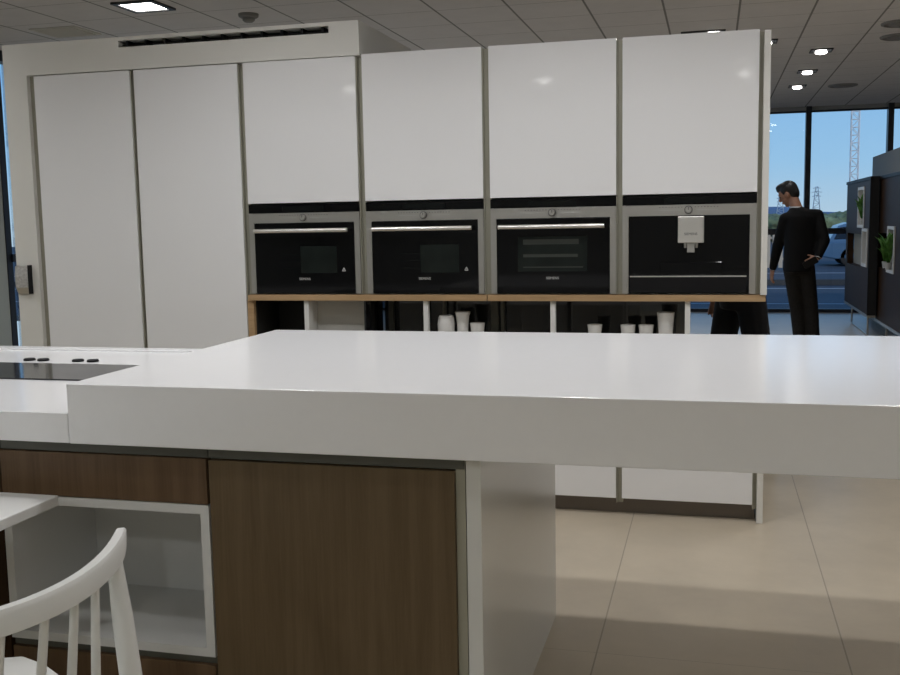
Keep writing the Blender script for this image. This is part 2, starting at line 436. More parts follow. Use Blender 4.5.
def make_oven(name, label, kind):
    t = thing(name, label, 'oven', (0, 0, 0), 'built in compact ovens')
    appliance_body(t, 1)
    d = MB().box(-.268, .268, -.004, .016, .006, .360, .002).build('door_glass', M['blackglass'], t)
    if kind == 2:
        MB().box(-.165, .165, -.0048, -.004, .11, .275).build('window', M['ovenwin'], d)
        r = MB()
        for z, h, x0, x1 in ((.238, .024, -.14, .125), (.178, .014, -.14, .12), (.128, .005, -.14, .145)):
            r.box(x0, x1, -.0054, -.0048, z, z+h)
        r.build('rack', M['ovenbar'], d)
    else:
        MB().box(-.02, .175, -.0048, -.004, .108, .243).build('window', M['ovenwin'], d)
        r = MB()
        for z in (.13, .165, .2):
            r.box(-.12, .17, -.0054, -.0048, z, z+.0015)
        r.build('rack', M['ovenwin'], d)
        tri = MB(); 
        for p, q in (((.203, .118), (.219, .118)), ((.219, .118), (.211, .134)), ((.211, .134), (.203, .118))):
            tri.tube([(p[0], -.0052, p[1]), (q[0], -.0052, q[1])], .0017, n=5)
        tri.box(.2102, .2118, -.0058, -.0048, .121, .128)
        tri.build('warning_triangle', M['ink'], d)
    h = MB().tube([(-.252, -.046, .322), (.248, -.046, .322)], .0105, n=14)
    h.box(-.235, -.215, -.046, -.003, .315, .329).box(.211, .231, -.046, -.003, .315, .329)
    h.build('handle', M['steelb'], d, smooth=True)
    me = text_mesh('SIEMENS', .0165); me.transform(Matrix.Translation((0, -.0048, .078)))
    place('lettering', me, M['ink'], d)
    return t
ov = make_oven('compact_oven', 'compact steel framed oven below the leftmost upper door, dark glass door', 1)
ov.location = (CX[0], Y0+.002, ZS+.001)
dup(ov, (CX[1], Y0+.002, ZS+.001), 'compact steel framed oven second from the left, with warning triangle')
ov3 = make_oven('compact_oven', 'compact oven third from the left with lit rack shelves behind its glass', 2)
ov3.location = (CX[2], Y0+.002, ZS+.001)

cm = thing('coffee_machine', 'built in coffee machine with steel spout block in black recess', 'coffee machine', (0, 0, 0))
appliance_body(cm, 1)
MB().box(-.268, .268, .004, .016, .006, .360).build('front_panel', M['blackglass'], cm)
d = MB().box(-.045, .070, -.055, .003, .238, .358, .003).build('spout_block', M['steelb'], cm)
me = text_mesh('SIEMENS', .0155); me.transform(Matrix.Translation((.0125, -.0558, .278)))
place('lettering', me, M['inkdark'], d)
sp = MB()
for x in (-.012, .0125, .037):
    sp.lathe([(.006, .215), (.008, .238)], (x, -.03, 0), n=12)
sp.box(-.004, .029, -.04, -.02, .195, .238)
sp.build('nozzle', M['steel'], d, smooth=True)
MB().box(-.262, .258, -.012, .004, .082, .087).build('tray_edge', M['steelb'], cm)
MB().box(-.262, .258, -.010, .004, .010, .081).build('drip_tray', M['blackmat'], cm)
MB().box(-.125, .150, -.006, .004, .09, .15, .002).build('grate_box', M['blackglass'], cm)
cm.location = (CX[3], Y0+.002, ZS+.001)

# ------------------------------------------------------------------ crockery in the open compartments
def crock(name, prof, x, y, label, cat, group):
    m_ = prof + [(r-.004, z) for r, z in reversed(prof[1:])] + [(prof[0][0]-.004, prof[0][1]+.006)]
    o = MB().lathe(m_, (x, y, ZN+.0005), n=24).build(name, M['porcelain'], None, (x, y, ZN), smooth=True)
    return tag(o, label, cat, group)
G = 'white crockery in the open compartments'
crock('porcelain_vase', [(.024, 0), (.028, .01), (.042, .07), (.044, .11), (.040, .14), (.034, .152)], -1.283, Y0+.08, 'rounded white vase, leftmost of the three under the second oven', 'vase', G)
crock('porcelain_vase', [(.024, 0), (.026, .02), (.028, .10), (.033, .15), (.040, .170)], -1.198, Y0+.08, 'tall flared white vase in the middle under the second oven', 'vase', G)
crock('porcelain_cup', [(.024, 0), (.027, .01), (.033, .08), (.037, .115)], -1.123, Y0+.08, 'low white cup beside the flared vase under the second oven', 'cup', G)
cupp = [(.022, 0), (.025, .01), (.031, .07), (.036, .112)]
crock('porcelain_cup', cupp, -.545, Y0+.08, 'white cup standing alone left of the cup row under the third oven', 'cup', G)
crock('porcelain_cup', cupp, -.388, Y0+.08, 'white cup between the lone cup and the cup touching the tall beaker', 'cup', G)
crock('porcelain_cup', cupp, -.303, Y0+.08, 'white cup directly left of the tall beaker', 'cup', G)
crock('porcelain_beaker', [(.028, 0), (.030, .02), (.036, .12), (.041, .172)], -.212, Y0+.08, 'tall white tapered beaker, rightmost of the crockery', 'beaker', G)

# brochure holder on the left stile
t = thing('mounted_card_holder', 'small curved steel holder with printed card on the white frame', 'card holder', (-3.64, yf, 1.06))
rings = []
b = MB()
prof = [(yf-.004+.0, 1.222), (yf-.022, 1.215), (yf-.030, 1.16), (yf-.026, 1.10), (yf-.010, 1.066), (yf-.001, 1.063), (yf-.001, 1.07), (yf-.006, 1.075), (yf-.018, 1.105), (yf-.022, 1.16), (yf-.014, 1.205), (yf-.001, 1.214)]
b.prism(prof, 'x', -3.678, -3.590)
b.build('holder', M['steel'], t)
b = MB().prism([(yf-.024, 1.212), (yf-.0315, 1.16), (yf-.0275, 1.10), (yf-.0265, 1.10), (yf-.030, 1.16), (yf-.022, 1.212)], 'x', -3.674, -3.596)
b.build('printed_card', M['paper'], t)
MB().box(-3.594, -3.588, yf-.032, yf-.0005, 1.066, 1.222).build('side_edge', M['blackmat'], t)

# ------------------------------------------------------------------ island
ZB = 1.017; ZU = .860; YS = 2.236; YBB = 3.536; XS = -1.615
tag(MB().box(XS, 1.75, YS, YBB, ZU, ZB, .0025).build('bar_top', M['slab'], None, (0, 2.9, ZU)), 'thick white slab bar top of the kitchen island', 'worktop')
ZL = .940
t = thing('hob_worktop', 'lower white worktop with the black hob, left of the bar top', 'worktop', (-2.6, 2.9, ZU+.001))
MB().box(-3.7, XS-.001, YS, 3.475, ZU+.001, ZL, .0025).build('worktop', M['slab'], t)
MB().box(-3.7, XS-.001, 3.405, 3.475, ZL-.001, .947, .002).build('rear_upstand', M['slab'], t)
t = thing('induction_hob', 'black glass hob set into the lower white worktop', 'hob', (-2.15, 2.9, ZL))
MB().box(-2.56, -1.70, 2.725, 3.05, ZL+.0005, ZL+.005, .002).build('hob_glass', M['hob'], t)
for x in (-2.41, -2.352, -2.208, -2.147):
    MB().lathe([(.021, 0), (.021, .005), (.018, .008)], (x, 3.135, ZL+.0005), n=20).build('control_knob', M['blackmat'], t, smooth=True)
YF = 2.28
# end unit with tall door
t = thing('island_door_unit', 'island cupboard with one tall dark walnut door', 'cabinet', (-.92, YF, 0))
MB().box(-1.246, -.571, YF+.022, 3.44, .08, ZU-.002).build('carcass', M['carcass'], t)
MB().box(-1.243, -.594, YF, YF+.021, .085, .822, .0012).build('door', M['walnut'], t)
MB().box(-1.246, -.571, YF+.008, YF+.0215, .826, ZU-.003).build('top_channel', M['channel'], t)
MB().box(-.593, -.5695, YF+.012, YF+.026, .03, ZU-.003).build('side_profile', M['profile'], t)
MB().box(-1.246, -.571, YF+.06, YF+.075, 0, .08).build('plinth', M['plinth'], t)
# end panel
tag(MB().box(-.568, -.531, 2.292, 3.458, 0, ZU-.0008, .0015).build('island_end_panel', M['panel'], None, (-.55, 2.87, 0)),
    'upright white panel carrying the bar top at the end of the island', 'panel')
# drawer / niche unit
def drawer_unit(x0, x1, label, niche):
    t = thing('island_drawer_unit', label, 'cabinet', ((x0+x1)/2, YF, 0))
    MB().box(x0, x1, YF+.4, 3.44, .08, ZU-.002).build('carcass', M['carcass'], t)
    MB().box(x0, x1, YF+.008, YF+.39, .826, ZU-.003).build('top_channel', M['channel'], t)
    MB().box(x0+.002, x1-.002, YF, YF+.38, .704, .824, .001).build('drawer', M['walnut_h'], t)
    if niche:
        b = MB()
        z0, z1 = .294, .702; w_ = .024; y1 = YF+.39
        b.box(x0, x1, YF, y1, z1-w_, z1).box(x0, x1, YF, y1, z0, z0+w_)
        b.box(x0, x0+w_, YF, y1, z0+w_, z1-w_).box(x1-w_, x1, YF, y1, z0+w_, z1-w_)
        b.box(x0+w_, x1-w_, y1-.012, y1, z0+w_, z1-w_)
        b.build('open_shelf', M['niche'], t)
        MB().box(x0, x1, YF+.012, YF+.39, .272, .296).build('lower_channel', M['channel'], t)
        MB().box(x0+.002, x1-.002, YF, YF+.38, .085, .271, .001).build('drawer', M['walnut_h'], t)
    else:
        MB().box(x0+.002, x1-.002, YF+.002, YF+.38, .085, .707, .001).build('lower_front', M['display'], t)
    MB().box(x0, x1, YF+.06, YF+.075, 0, .08).build('plinth', M['plinth'], t)
drawer_unit(-1.868, -1.248, 'island unit with walnut drawers around an open white niche', True)
drawer_unit(-2.70, -1.871, 'dark fronted island unit at the left frame edge behind the table', False)

# table left
t = thing('dining_table', 'white dining table, its corner showing at the left edge', 'table', (-2.3, 1.4, 0))
MB().box(-3.0, -1.635, .55, 2.205, .702, .73, .003).build('table_top', M['table'], t)
MB().lathe([(.30, 0), (.30, .012), (.06, .03), (.045, .06), (.045, .66), (.12, .70)], (-2.4, 1.35, 0), n=28).build('pedestal', M['table'], t, smooth=True)

# spindle chair  (local: x lateral, y forward, z up)
t = thing('spindle_chair', 'white painted spindle back armchair with a curved rail at bottom left', 'chair', (0, 0, 0))
def rail_pt(l_): return Vector((l_, 1.83*l_*l_, 0))
N = 40; ring = []
for k in range(N+1):
    l_ = -.352+.704*k/N; p = rail_pt(l_); tg = Vector((1, 3.66*l_, 0)).normalized(); nn = Vector((-tg.y, tg.x, 0))
    e = min(1, (1-abs(l_)/.352)*8)
    e = max(e, .0)**.5
    th = .010+.004*e; hh = .016+.026*e
    zt = .826; zb = zt-hh
    pr = []
    for (a, c) in ((-1, .0), (-1, .8), (-.6, 1), (.6, 1), (1, .8), (1, .15), (.6, 0), (-.6, 0)):
        pr.append(p+nn*a*th+Vector((0, 0, zb+(zt-zb)*c)))
    ring.append(pr)
MB().loft(ring).build('top_rail', M['chair'], t, smooth=True)
for l_ in (-.208, -.148, -.080, 0, .080, .148, .208):
    p = rail_pt(l_); s = 1 if l_ >= 0 else -1
    bt = Vector((l_*.93, .085, .455)); tp = Vector((l_, p.y, .80))
    md = bt.lerp(tp, .5)
    MB().tube([bt, md, tp], [.0095, .0085, .0075], n=10).build('spindle', M['chair'], t, smooth=True)
for s in (-1, 1):
    p = rail_pt(.292)
    tp = Vector((s*.292, p.y, .80)); md = Vector((s*.287, .095, .47)); ft = Vector((s*.30, .0, 0))
    MB().tube([ft, md, tp.lerp(md, .35), tp], [.015, .022, .0195, .0135], n=12).build('leg', M['chair'], t, smooth=True)
    MB().tube([(s*.31, .60, 0), (s*.27, .54, .445)], [.014, .021], n=12).build('leg', M['chair'], t, smooth=True)
seat = []
poly = [(-.27, .05), (-.15, .035), (.15, .035), (.27, .05), (.285, .09), (.325, .52), (.315, .60), (.28, .63), (0, .64), (-.28, .63), (-.315, .60), (-.325, .52), (-.285, .09)]
MB().prism(poly, 'z', .44, .472, .006).build('seat', M['chair'], t, smooth=True)
MB().tube([(-.296, .05, .20), (.296, .05, .20)], .010, n=8).tube([(-.29, .572, .22), (.29, .572, .22)], .010, n=8).build('stretcher', M['chair'], t, smooth=True)
t.location = (-1.078, 1.292, 0); t.rotation_euler = (0, 0, math.atan2(.9, .436))
t.scale = (1, 1, 1)

# ------------------------------------------------------------------ figures
def fuse(mb, name, voxel, smooth=4):
    """merge overlapping closed shapes of one builder into one continuous surface"""
    me = mb.mesh(name); o = bpy.data.objects.new(name, me); C.objects.link(o)
    r = o.modifiers.new('r', 'REMESH'); r.mode = 'VOXEL'; r.voxel_size = voxel; r.use_smooth_shade = True
    if smooth:
        s = o.modifiers.new('s', 'SMOOTH'); s.factor = .5; s.iterations = smooth
    bpy.context.view_layer.update()
    out = bpy.data.meshes.new_from_object(o.evaluated_get(bpy.context.evaluated_depsgraph_get()))
    bpy.data.objects.remove(o); bpy.data.meshes.remove(me)
    out.name = name
    out.polygons.foreach_set('use_smooth', [True]*len(out.polygons))
    return out

def ring_at(c, r, f, hw, hd, n=20, tilt=None, pw=2.4):
    pts = []
    for k in range(n):
        a = 2*PI*k/n; ca, sa = math.cos(a), math.sin(a)
        x = abs(ca)**(2/pw)*(1 if ca >= 0 else -1); y = abs(sa)**(2/pw)*(1 if sa >= 0 else -1)
        pts.append(c+r*(x*hw)+f*(y*hd)+(tilt*(x*hw) if tilt else Vector()))
    return pts

def limb(mb, pts, rs, n=12):
    """tapered limb with rounded joints"""
    P = [Vector(p) for p in pts]; pp = []; rr = []
    for i in range(len(P)-1):
        for k in range(6):
            u = k/6; pp.append(P[i].lerp(P[i+1], u)); rr.append(rs[i]+(rs[i+1]-rs[i])*u)
    pp.append(P[-1]); rr.append(rs[-1])
    mb.tube(pp, rr, n=n)
    for p, r in zip(P, rs): mb.ell(p, (r, r, r), u=12, v=8)

def hand(mb, wrist, d, pn, thumb, curl=.5):
    """wrist point, finger direction, palm normal, thumb side; five separate fingers"""
    wrist = Vector(wrist); d = Vector(d).normalized(); pn = Vector(pn); pn = (pn-d*pn.dot(d)).normalized(); th = Vector(thumb); th = (th-d*th.dot(d)-pn*th.dot(pn)).normalized()
    rot = Matrix((th, d, pn)).transposed()
    mb.ell(wrist+d*.045, (.041, .052, .016), rot, 14, 10)
    mb.ell(wrist+d*.06+th*.006, (.036, .036, .014), rot, 14, 10)
    mb.tube([wrist-d*.03, wrist+d*.025], [.027, .027], n=10)
    for k, (off, ln) in enumerate(((.031, .072), (.0105, .082), (-.0105, .076), (-.031, .060))):
        p = wrist+d*.088+th*off; dd = (d+th*off*1.5).normalized(); pts = [p-dd*.03, p]
        for q in range(3):
            a = curl*(.5+.5*q)
            dd = (dd*math.cos(a)+pn*math.sin(a)).normalized(); p = p+dd*ln*(.45, .32, .23)[q]; pts.append(p)
        mb.tube(pts, [.0095, .0095, .0088, .0082, .0065], n=8)
        mb.ell(pts[-1], (.0065,)*3, u=8, v=6)
    p = wrist+d*.030+th*.030; dd = (th*.75+d*.6+pn*.35).normalized()
    pts = [p-dd*.02, p, p+dd*.035]; dd = (dd+d*.5+pn*.3*curl).normalized(); pts += [pts[-1]+dd*.030]
    mb.tube(pts, [.013, .012, .010, .007], n=8); mb.ell(pts[-1], (.007,)*3, u=8, v=6)

def head(body, hc, F, neck):
    F = Vector(F).normalized(); S = F.cross(Vector((0, 0, 1))).normalized(); U = S.cross(F).normalized(); hc = Vector(hc)
    rot = Matrix((S, F, U)).transposed()
    body.ell(hc+U*.02, (.074, .093, .100), rot, 20, 14)                   # skull
    body.ell(hc-U*.045+F*.022, (.058, .066, .070), rot, 16, 12)           # face and jaw
    body.ell(hc-U*.095+F*.058, (.026, .022, .020), rot, 10, 8)            # chin
    body.tube([hc+U*.012+F*.088, hc-U*.022+F*.108, hc-U*.030+F*.090], [.009, .014, .011], n=8)   # nose
    body.ell(hc-U*.030+F*.104, (.014, .012, .010), rot, 8, 6)
    body.ell(hc-U*.058+F*.088, (.024, .010, .006), rot, 8, 6)             # lips
    body.ell(hc-U*.066+F*.086, (.021, .010, .006), rot, 8, 6)
    body.ell(hc+U*.022+F*.084, (.050, .014, .010), rot, 10, 8)            # brow
    for s in (-1, 1):
        body.ell(hc+S*s*.076-F*.006-U*.012, (.010, .020, .032), rot, 10, 8)   # ears
    limb(body, [neck, hc-U*.05-F*.02], [.056, .054])
    h = MB()
    h.ell(hc+U*.040-F*.016, (.083, .092, .092), rot, 20, 14)
    h.ell(hc+U*.010-F*.048, (.074, .058, .095), rot, 16, 12)
    h.ell(hc+U*.100+F*.035, (.062, .062, .030), rot, 14, 10)
    h.ell(hc+U*.075+F*.062, (.055, .035, .028), rot, 14, 10)
    for s in (-1, 1): h.ell(hc+S*s*.062+U*.035+F*.012, (.018, .030, .045), rot, 10, 8)
    eyes = []
    for s in (-1, 1):
        eyes.append(hc+S*s*.031+F*.083+U*.002)
    return h, eyes

def figure(name, label, loc, J, f, head_dir, suit, legs, group=None, hands=None, wid=None):
    t = thing(name, label, 'person', loc, group)
    f = Vector((*f, 0)).normalized(); r = Vector((f.y, -f.x, 0)); v = {k: Vector(p) for k, p in J.items()}
    b = MB()
    hmb, eyes = head(b, v['head'], head_dir, v['neck'])
    limb(b, [v['pelvis'], v['waist'], v['chest'], v['neck']], [.11, .10, .10, .055])
    for s in 'LR':
        limb(b, [v['sh'+s], v['el'+s], v['wr'+s]], [.042, .036, .026])
        limb(b, [v['chest'].lerp(v['sh'+s], .2), v['sh'+s]], [.06, .045])
        limb(b, [v['hip'+s], v['kn'+s], v['an'+s]], [.075, .050, .036])
        limb(b, [v['an'+s], v['an'+s]-Vector((0, 0, .03))+f*.10], [.036, .03])
        d, pn, th, cu = hands[s]
        hand(b, v['wr'+s], d, pn, th, cu)
    place('body', fuse(b, 'body', .0062, 3), M['skin'], t)
    place('hair', fuse(hmb, 'hair', .009, 4), M['hair'], t)
    for e in eyes: MB().ell(e, (.010, .010, .008), u=10, v=8).build('eye', M['eye'], t, smooth=True)
    # shirt collar
    n0 = v['neck']; ax = (v['head']-n0).normalized()
    cb = MB().loft([ring_at(n0+ax*z, r, f, w_, w_, pw=2) for z, w_ in ((-.060, .085), (-.03, .072), (.006, .063))], caps=False)
    o = cb.build('shirt_collar', M['shirt'], t, smooth=True)
    # jacket: torso loft and sleeves, fused
    j = MB(); rg = []
    for (cc, hw, hd) in wid: rg.append(ring_at(Vector(cc), r, f, hw, hd))
    j.loft(rg)
    for s in 'LR':
        limb(j, [v['sh'+s], v['el'+s], v['wr'+s]-(v['wr'+s]-v['el'+s]).normalized()*.015], [.066, .056, .040])
        limb(j, [v['chest'].lerp(v['sh'+s], .35)+Vector((0, 0, .03)), v['sh'+s]], [.085, .068])
    limb(j, [v['chest']+Vector((0, 0, .06)), v['neck']-Vector((0, 0, .035))], [.085, .070])
    place('jacket', fuse(j, 'jacket', .012, 5), M[suit], t)
    # shirt cuffs
    for s in 'LR':
        a = (v['wr'+s]-v['el'+s]).normalized()
        MB().tube([v['wr'+s]-a*.03, v['wr'+s]+a*.004], [.034, .033], n=14).build('shirt_cuff', M['shirt'], t, smooth=True)
    p = MB()
    p.loft([ring_at(v['pelvis']+Vector((0, 0, z)), r, f, w_, d_) for z, w_, d_ in ((-.10, .13, .10), (-.02, .15, .115), (.10, .14, .105))])
    for s in 'LR':
        limb(p, [v['hip'+s], v['kn'+s], v['an'+s]-Vector((0, 0, .02))], [.088, .069, .058])
    place('trousers', fuse(p, 'trousers', .012, 5), M[legs], t)
    for s in 'LR':
        a = v['an'+s]; sh = MB(); g = Vector((a.x, a.y, 0))
        rg = []
        for q, hw, hh in ((-.075, .026, .05), (-.05, .036, .072), (0, .038, .075), (.06, .043, .060), (.12, .046, .045), (.165, .034, .035), (.185, .014, .022)):
            c = g+f*q
            rg.append([c+r*(hw*math.cos(u))+Vector((0, 0, max(.001, hh*.5+hh*.5*math.sin(u)))) for u in [2*PI*k/14 for k in range(14)]])
        sh.loft(rg); sh.build('shoe', M['shoe'], t, smooth=True)
    return t

V = Vector
figure('person', 'man in a black suit standing by the window, head bowed, one hand at his hip', (.87, 10.5, 0),
    dict(pelvis=(.822, 10.5, .93), waist=(.825, 10.52, 1.10), chest=(.84, 10.53, 1.34), neck=(.790, 10.56, 1.495), head=(.722, 10.62, 1.625),
         shR=(.985, 10.55, 1.405), elR=(1.050, 10.46, 1.16), wrR=(.985, 10.39, 1.00),
         shL=(.690, 10.50, 1.375), elL=(.625, 10.62, 1.10), wrL=(.590, 10.74, .88),
         hipL=(.758, 10.5, .90), knL=(.815, 10.52, .48), anL=(.855, 10.49, .09),
         hipR=(.888, 10.5, .90), knR=(.950, 10.52, .48), anR=(.985, 10.49, .09)),
    (-.35, .94), (-.80, .34, -.42), 'suit', 'trouser',
    hands=dict(L=((-.10, .25, -1), (.9, .3, 0), (.2, .9, .1), .35), R=((-.8, -.05, -.45), (.1, 1, 0), (.2, .1, 1), .9)),
    wid=[((.815, 10.49, .855), .142, .120), ((.819, 10.5, .97), .146, .118), ((.840, 10.51, 1.10), .165, .114), ((.838, 10.52, 1.22), .160, .116),
         ((.842, 10.53, 1.33), .172, .118), ((.838, 10.53, 1.40), .160, .108), ((.820, 10.54, 1.45), .115, .09), ((.800, 10.55, 1.485), .07, .07)])
ph = MB().box(-.036, .036, -.006, .006, -.07, .07, .004).mesh('phone')
ph.transform(Matrix.Translation((.915, 10.345, .955)) @ Matrix.Rotation(R(60), 4, 'Y') @ Matrix.Rotation(R(15), 4, 'Z'))
tag(place('phone', ph, M['blackmat'], None, (.915, 10.345, .955)), 'small dark phone in the right hand of the suited man', 'phone')

figure('person', 'dark trousered person behind the cabinets, only thighs showing through the open corner compartment', (.13, 5.95, 0),
    dict(pelvis=(.145, 5.95, .99), waist=(.145, 5.95, 1.14), chest=(.10, 5.95, 1.38), neck=(.08, 5.95, 1.53), head=(.06, 5.95, 1.66),
         shR=(.10, 6.12, 1.44), elR=(.14, 6.17, 1.17), wrR=(.04, 6.15, .98),
         shL=(.10, 5.78, 1.44), elL=(.13, 5.73, 1.20), wrL=(-.02, 5.80, 1.10),
         hipL=(.205, 5.88, .96), knL=(.275, 5.88, .52), anL=(.29, 5.88, .09),
         hipR=(.105, 6.03, .96), knR=(.03, 6.03, .52), anR=(.03, 6.03, .09)),
    (-1, 0), (-1, 0, -.15), 'suit', 'trouserb',
    hands=dict(L=((-1, .1, -.2), (0, 1, 0), (0, .2, 1), .5), R=((-.2, 0, -1), (0, -1, 0), (-1, 0, 0), .4)),
    wid=[((.145, 5.95, .965), .16, .118), ((.145, 5.95, 1.12), .15, .11), ((.11, 5.95, 1.25), .165, .115), ((.10, 5.95, 1.38), .175, .118),
         ((.10, 5.95, 1.44), .16, .105), ((.09, 5.95, 1.49), .11, .085), ((.085, 5.95, 1.52), .07, .065)])

# ------------------------------------------------------------------ display panels at the right
def plant(x, y, z, h, label, n=26, lean=0):
    t = thing('potted_plant', label, 'plant', (x, y, z), 'plants in the display panels')
    MB().lathe([(.026, 0), (.035, .06), (.037, .075), (.030, .075), (.028, .062)], (x, y, z), n=14).build('pot', M['pot'], t, smooth=True)
    b = MB()
    for k in range(n):
        a = 2*PI*k/n+random.uniform(-.3, .3); hh = h*random.uniform(.45, 1); sp = random.uniform(.05, .13)
        pr = None; st = []
        for q in range(5):
            u = q/4; c = V((x+math.cos(a)*sp*u**1.6, y+math.sin(a)*sp*u**1.6, z+.06+hh*math.sin(u*1.4)))
            w_ = .034*math.sin(PI*(.12+.85*u)); s = V((-math.sin(a), math.cos(a), 0))*w_
            st.append((b.bm.verts.new(c-s), b.bm.verts.new(c+s)))
        for p, q in zip(st, st[1:]): b.bm.faces.new((p[0], p[1], q[1], q[0]))
    b.build('leaves', M['leaf'], t)

def display(label, x, y0, y1, z0, z1, th, holes, legs):
    """upright panel in the plane x = const, holes = list of (ya, yb, za, zb)"""
    t = thing('display_panel', label, 'display panel', (x, (y0+y1)/2, 0), 'dark display panels')
    ys = sorted({y0, y1, *[h[0] for h in holes], *[h[1] for h in holes]}); zs = sorted({z0, z1, *[h[2] for h in holes], *[h[3] for h in holes]})
    b = MB()
    for a, c in zip(ys, ys[1:]):
        for d, e in zip(zs, zs[1:]):
            ym, zm = (a+c)/2, (d+e)/2
            if any(h[0] < ym < h[1] and h[2] < zm < h[3] for h in holes): continue
            b.box(x, x+th, a, c, d, e)
    b.build('board', M['display'], t)
    e = MB().box(x-.012, x+th+.012, y0-.012, y1+.012, z1, z1+.035).box(x-.012, x+th+.012, y0-.014, y0, z0, z1)
    e.build('edge_frame', M['displayedge'], t)
    MB().box(x-.006, x+th+.006, y0, y1, z0-.03, z0).build('bottom_rail', M['steel'], t)
    for (ya, yb) in legs:
        MB().tube([(x+.04, ya, z0-.03), (x+.04, ya, .012), (x+.04, yb, .012), (x+.04, yb, z0-.03)], .011, n=8).build('leg', M['steel'], t)
    return t
def white_box(par, x, ya, yb, za, zb, out=.05, d=.16):
    b = MB(); w_ = .035
    b.box(x-out, x+d, ya, yb, zb-w_, zb).box(x-out, x+d, ya, yb, za, za+w_).box(x-out, x+d, ya, ya+w_, za+w_, zb-w_).box(x-out, x+d, yb-w_, yb, za+w_, zb-w_)
    b.build('white_box_frame', M['niche'], par)
hA = [(12.80, 13.32, 1.25, 1.735), (12.95, 14.25, .775, 1.17), (12.46, 12.88, .80, 1.245)]
a_ = display('far dark wood display panel on thin steel legs, right of the suited man', 1.72, 12.3, 14.42, .26, 1.80, .075, hA, [(12.55, 13.95)])
white_box(a_, 1.72, 12.80, 13.32, 1.25, 1.735, .01, .075); white_box(a_, 1.72, 12.46, 12.88, .80, 1.245, .012, .075)
MB().box(1.80, 1.81, 12.95, 14.25, .775, 1.17).build('opening_sheet', M['fence'], a_)  # pale sheet added; its colour stands in for the lit view through the opening
plant(1.735, 13.05, 1.286, .34, 'green leafy plant in the upper box of the far display panel')
hB = [(11.30, 11.74, .785, 1.28), (11.80, 12.40, .81, 1.20)]
b_ = display('near dark wood display panel cut off by the right edge', 1.825, 9.2, 12.5, .215, 1.80, .12, hB, [(9.6, 11.9)])
white_box(b_, 1.825, 11.30, 11.74, .785, 1.28, .012, .12)
MB().box(1.925, 1.935, 11.80, 12.40, .81, 1.20).build('opening_sheet', M['dark'], b_)
plant(1.80, 11.52, .822, .36, 'green leafy plant in the white box of the near display panel')
plant(1.86, 12.1, .8105, .30, 'green leafy plant in the dark opening of the near display panel')
tag(MB().box(2.07, 2.17, 8.5, 14.75, 0, 2.17).build('grey_partition', M['greywall'], None, (2.1, 11.6, 0)), 'plain grey partition rising behind the near display panel', 'partition')

# ------------------------------------------------------------------ ceiling fittings
def downlight(x, y, label, lamps=((0, True),), s=.2):
    t = thing('ceiling_light', label, 'ceiling light', (x, y, ZC-.05), 'recessed ceiling lights')
    n = len(lamps); hx = s/2*n; b = MB()
    b.box(x-hx, x+hx, y-s/2, y-s/2+.02, ZC-.012, ZC+.0).box(x-hx, x+hx, y+s/2-.02, y+s/2, ZC-.012, ZC)
    b.box(x-hx, x-hx+.02, y-s/2+.02, y+s/2-.02, ZC-.012, ZC).box(x+hx-.02, x+hx, y-s/2+.02, y+s/2-.02, ZC-.012, ZC)
    b.box(x-hx+.02, x+hx-.02, y-s/2+.02, y+s/2-.02, ZC-.003, ZC)
    b.build('trim_frame', M['lampdark'], t)
    for ox, on in lamps:
        MB().lathe([(.046, ZC-.004), (.054, ZC-.022), (.046, ZC-.032), (.0, ZC-.037)], (x+ox, y, 0), n=20, cap1=False).build('lamp_lens', M['lampon' if on else 'lampoff'], t, smooth=True)
    return t
downlight(.962, 10.27, 'small recessed ceiling light, nearest of the three in a row above the man')
downlight(.958, 11.68, 'small recessed ceiling light, middle of the three in a row')
downlight(.953, 12.97, 'small recessed ceiling light, farthest of the three in a row')
downlight(.43, 9.57, 'recessed ceiling light half hidden by the white end panel')
downlight(-.10, 8.93, 'twin recessed ceiling light with one lamp lit, above the right tower', ((-.085, False), (.085, True)), .18)
downlight(-1.81, -1.72, 'recessed ceiling light behind the viewer, mirrored as a pale streak in the third upper door')
downlight(.31, -2.0, 'recessed ceiling light behind the viewer, mirrored as a pale streak in the rightmost upper door')
downlight(-4.03, -1.6, 'recessed ceiling light behind the viewer, mirrored faintly in the leftmost upper door')
t = thing('ceiling_light', 'square bright ceiling light panel above the tall white doors', 'ceiling light', (-3.85, 6.46, ZC-.02))
b = MB(); x, y, s = -3.86, 6.47, .16
b.box(x-s, x+s, y-s, y-s+.035, ZC-.015, ZC).box(x-s, x+s, y+s-.035, y+s, ZC-.015, ZC).box(x-s, x-s+.035, y-s+.035, y+s-.035, ZC-.015, ZC).box(x+s-.035, x+s, y-s+.035, y+s-.035, ZC-.015, ZC)
b.build('trim_frame', M['lampdark'], t)
MB().box(x-s+.035, x+s-.035, y-s+.035, y+s-.035, ZC-.008, ZC-.001).build('diffuser', M['lampon'], t)
t = thing('smoke_detector', 'small grey smoke detector on the ceiling above the cabinet slot', 'smoke detector', (-3.31, 6.98, ZC-.06))
MB().lathe([(.075, ZC), (.072, ZC-.02), (.060, ZC-.028)], (-3.31, 6.98, 0), n=24).build('base', M['vent'], t, smooth=True)
MB().lathe([(.045, ZC-.0285), (.045, ZC-.045), (.030, ZC-.058)], (-3.31, 6.98, 0), n=24).build('sensor', M['vent'], t, smooth=True)
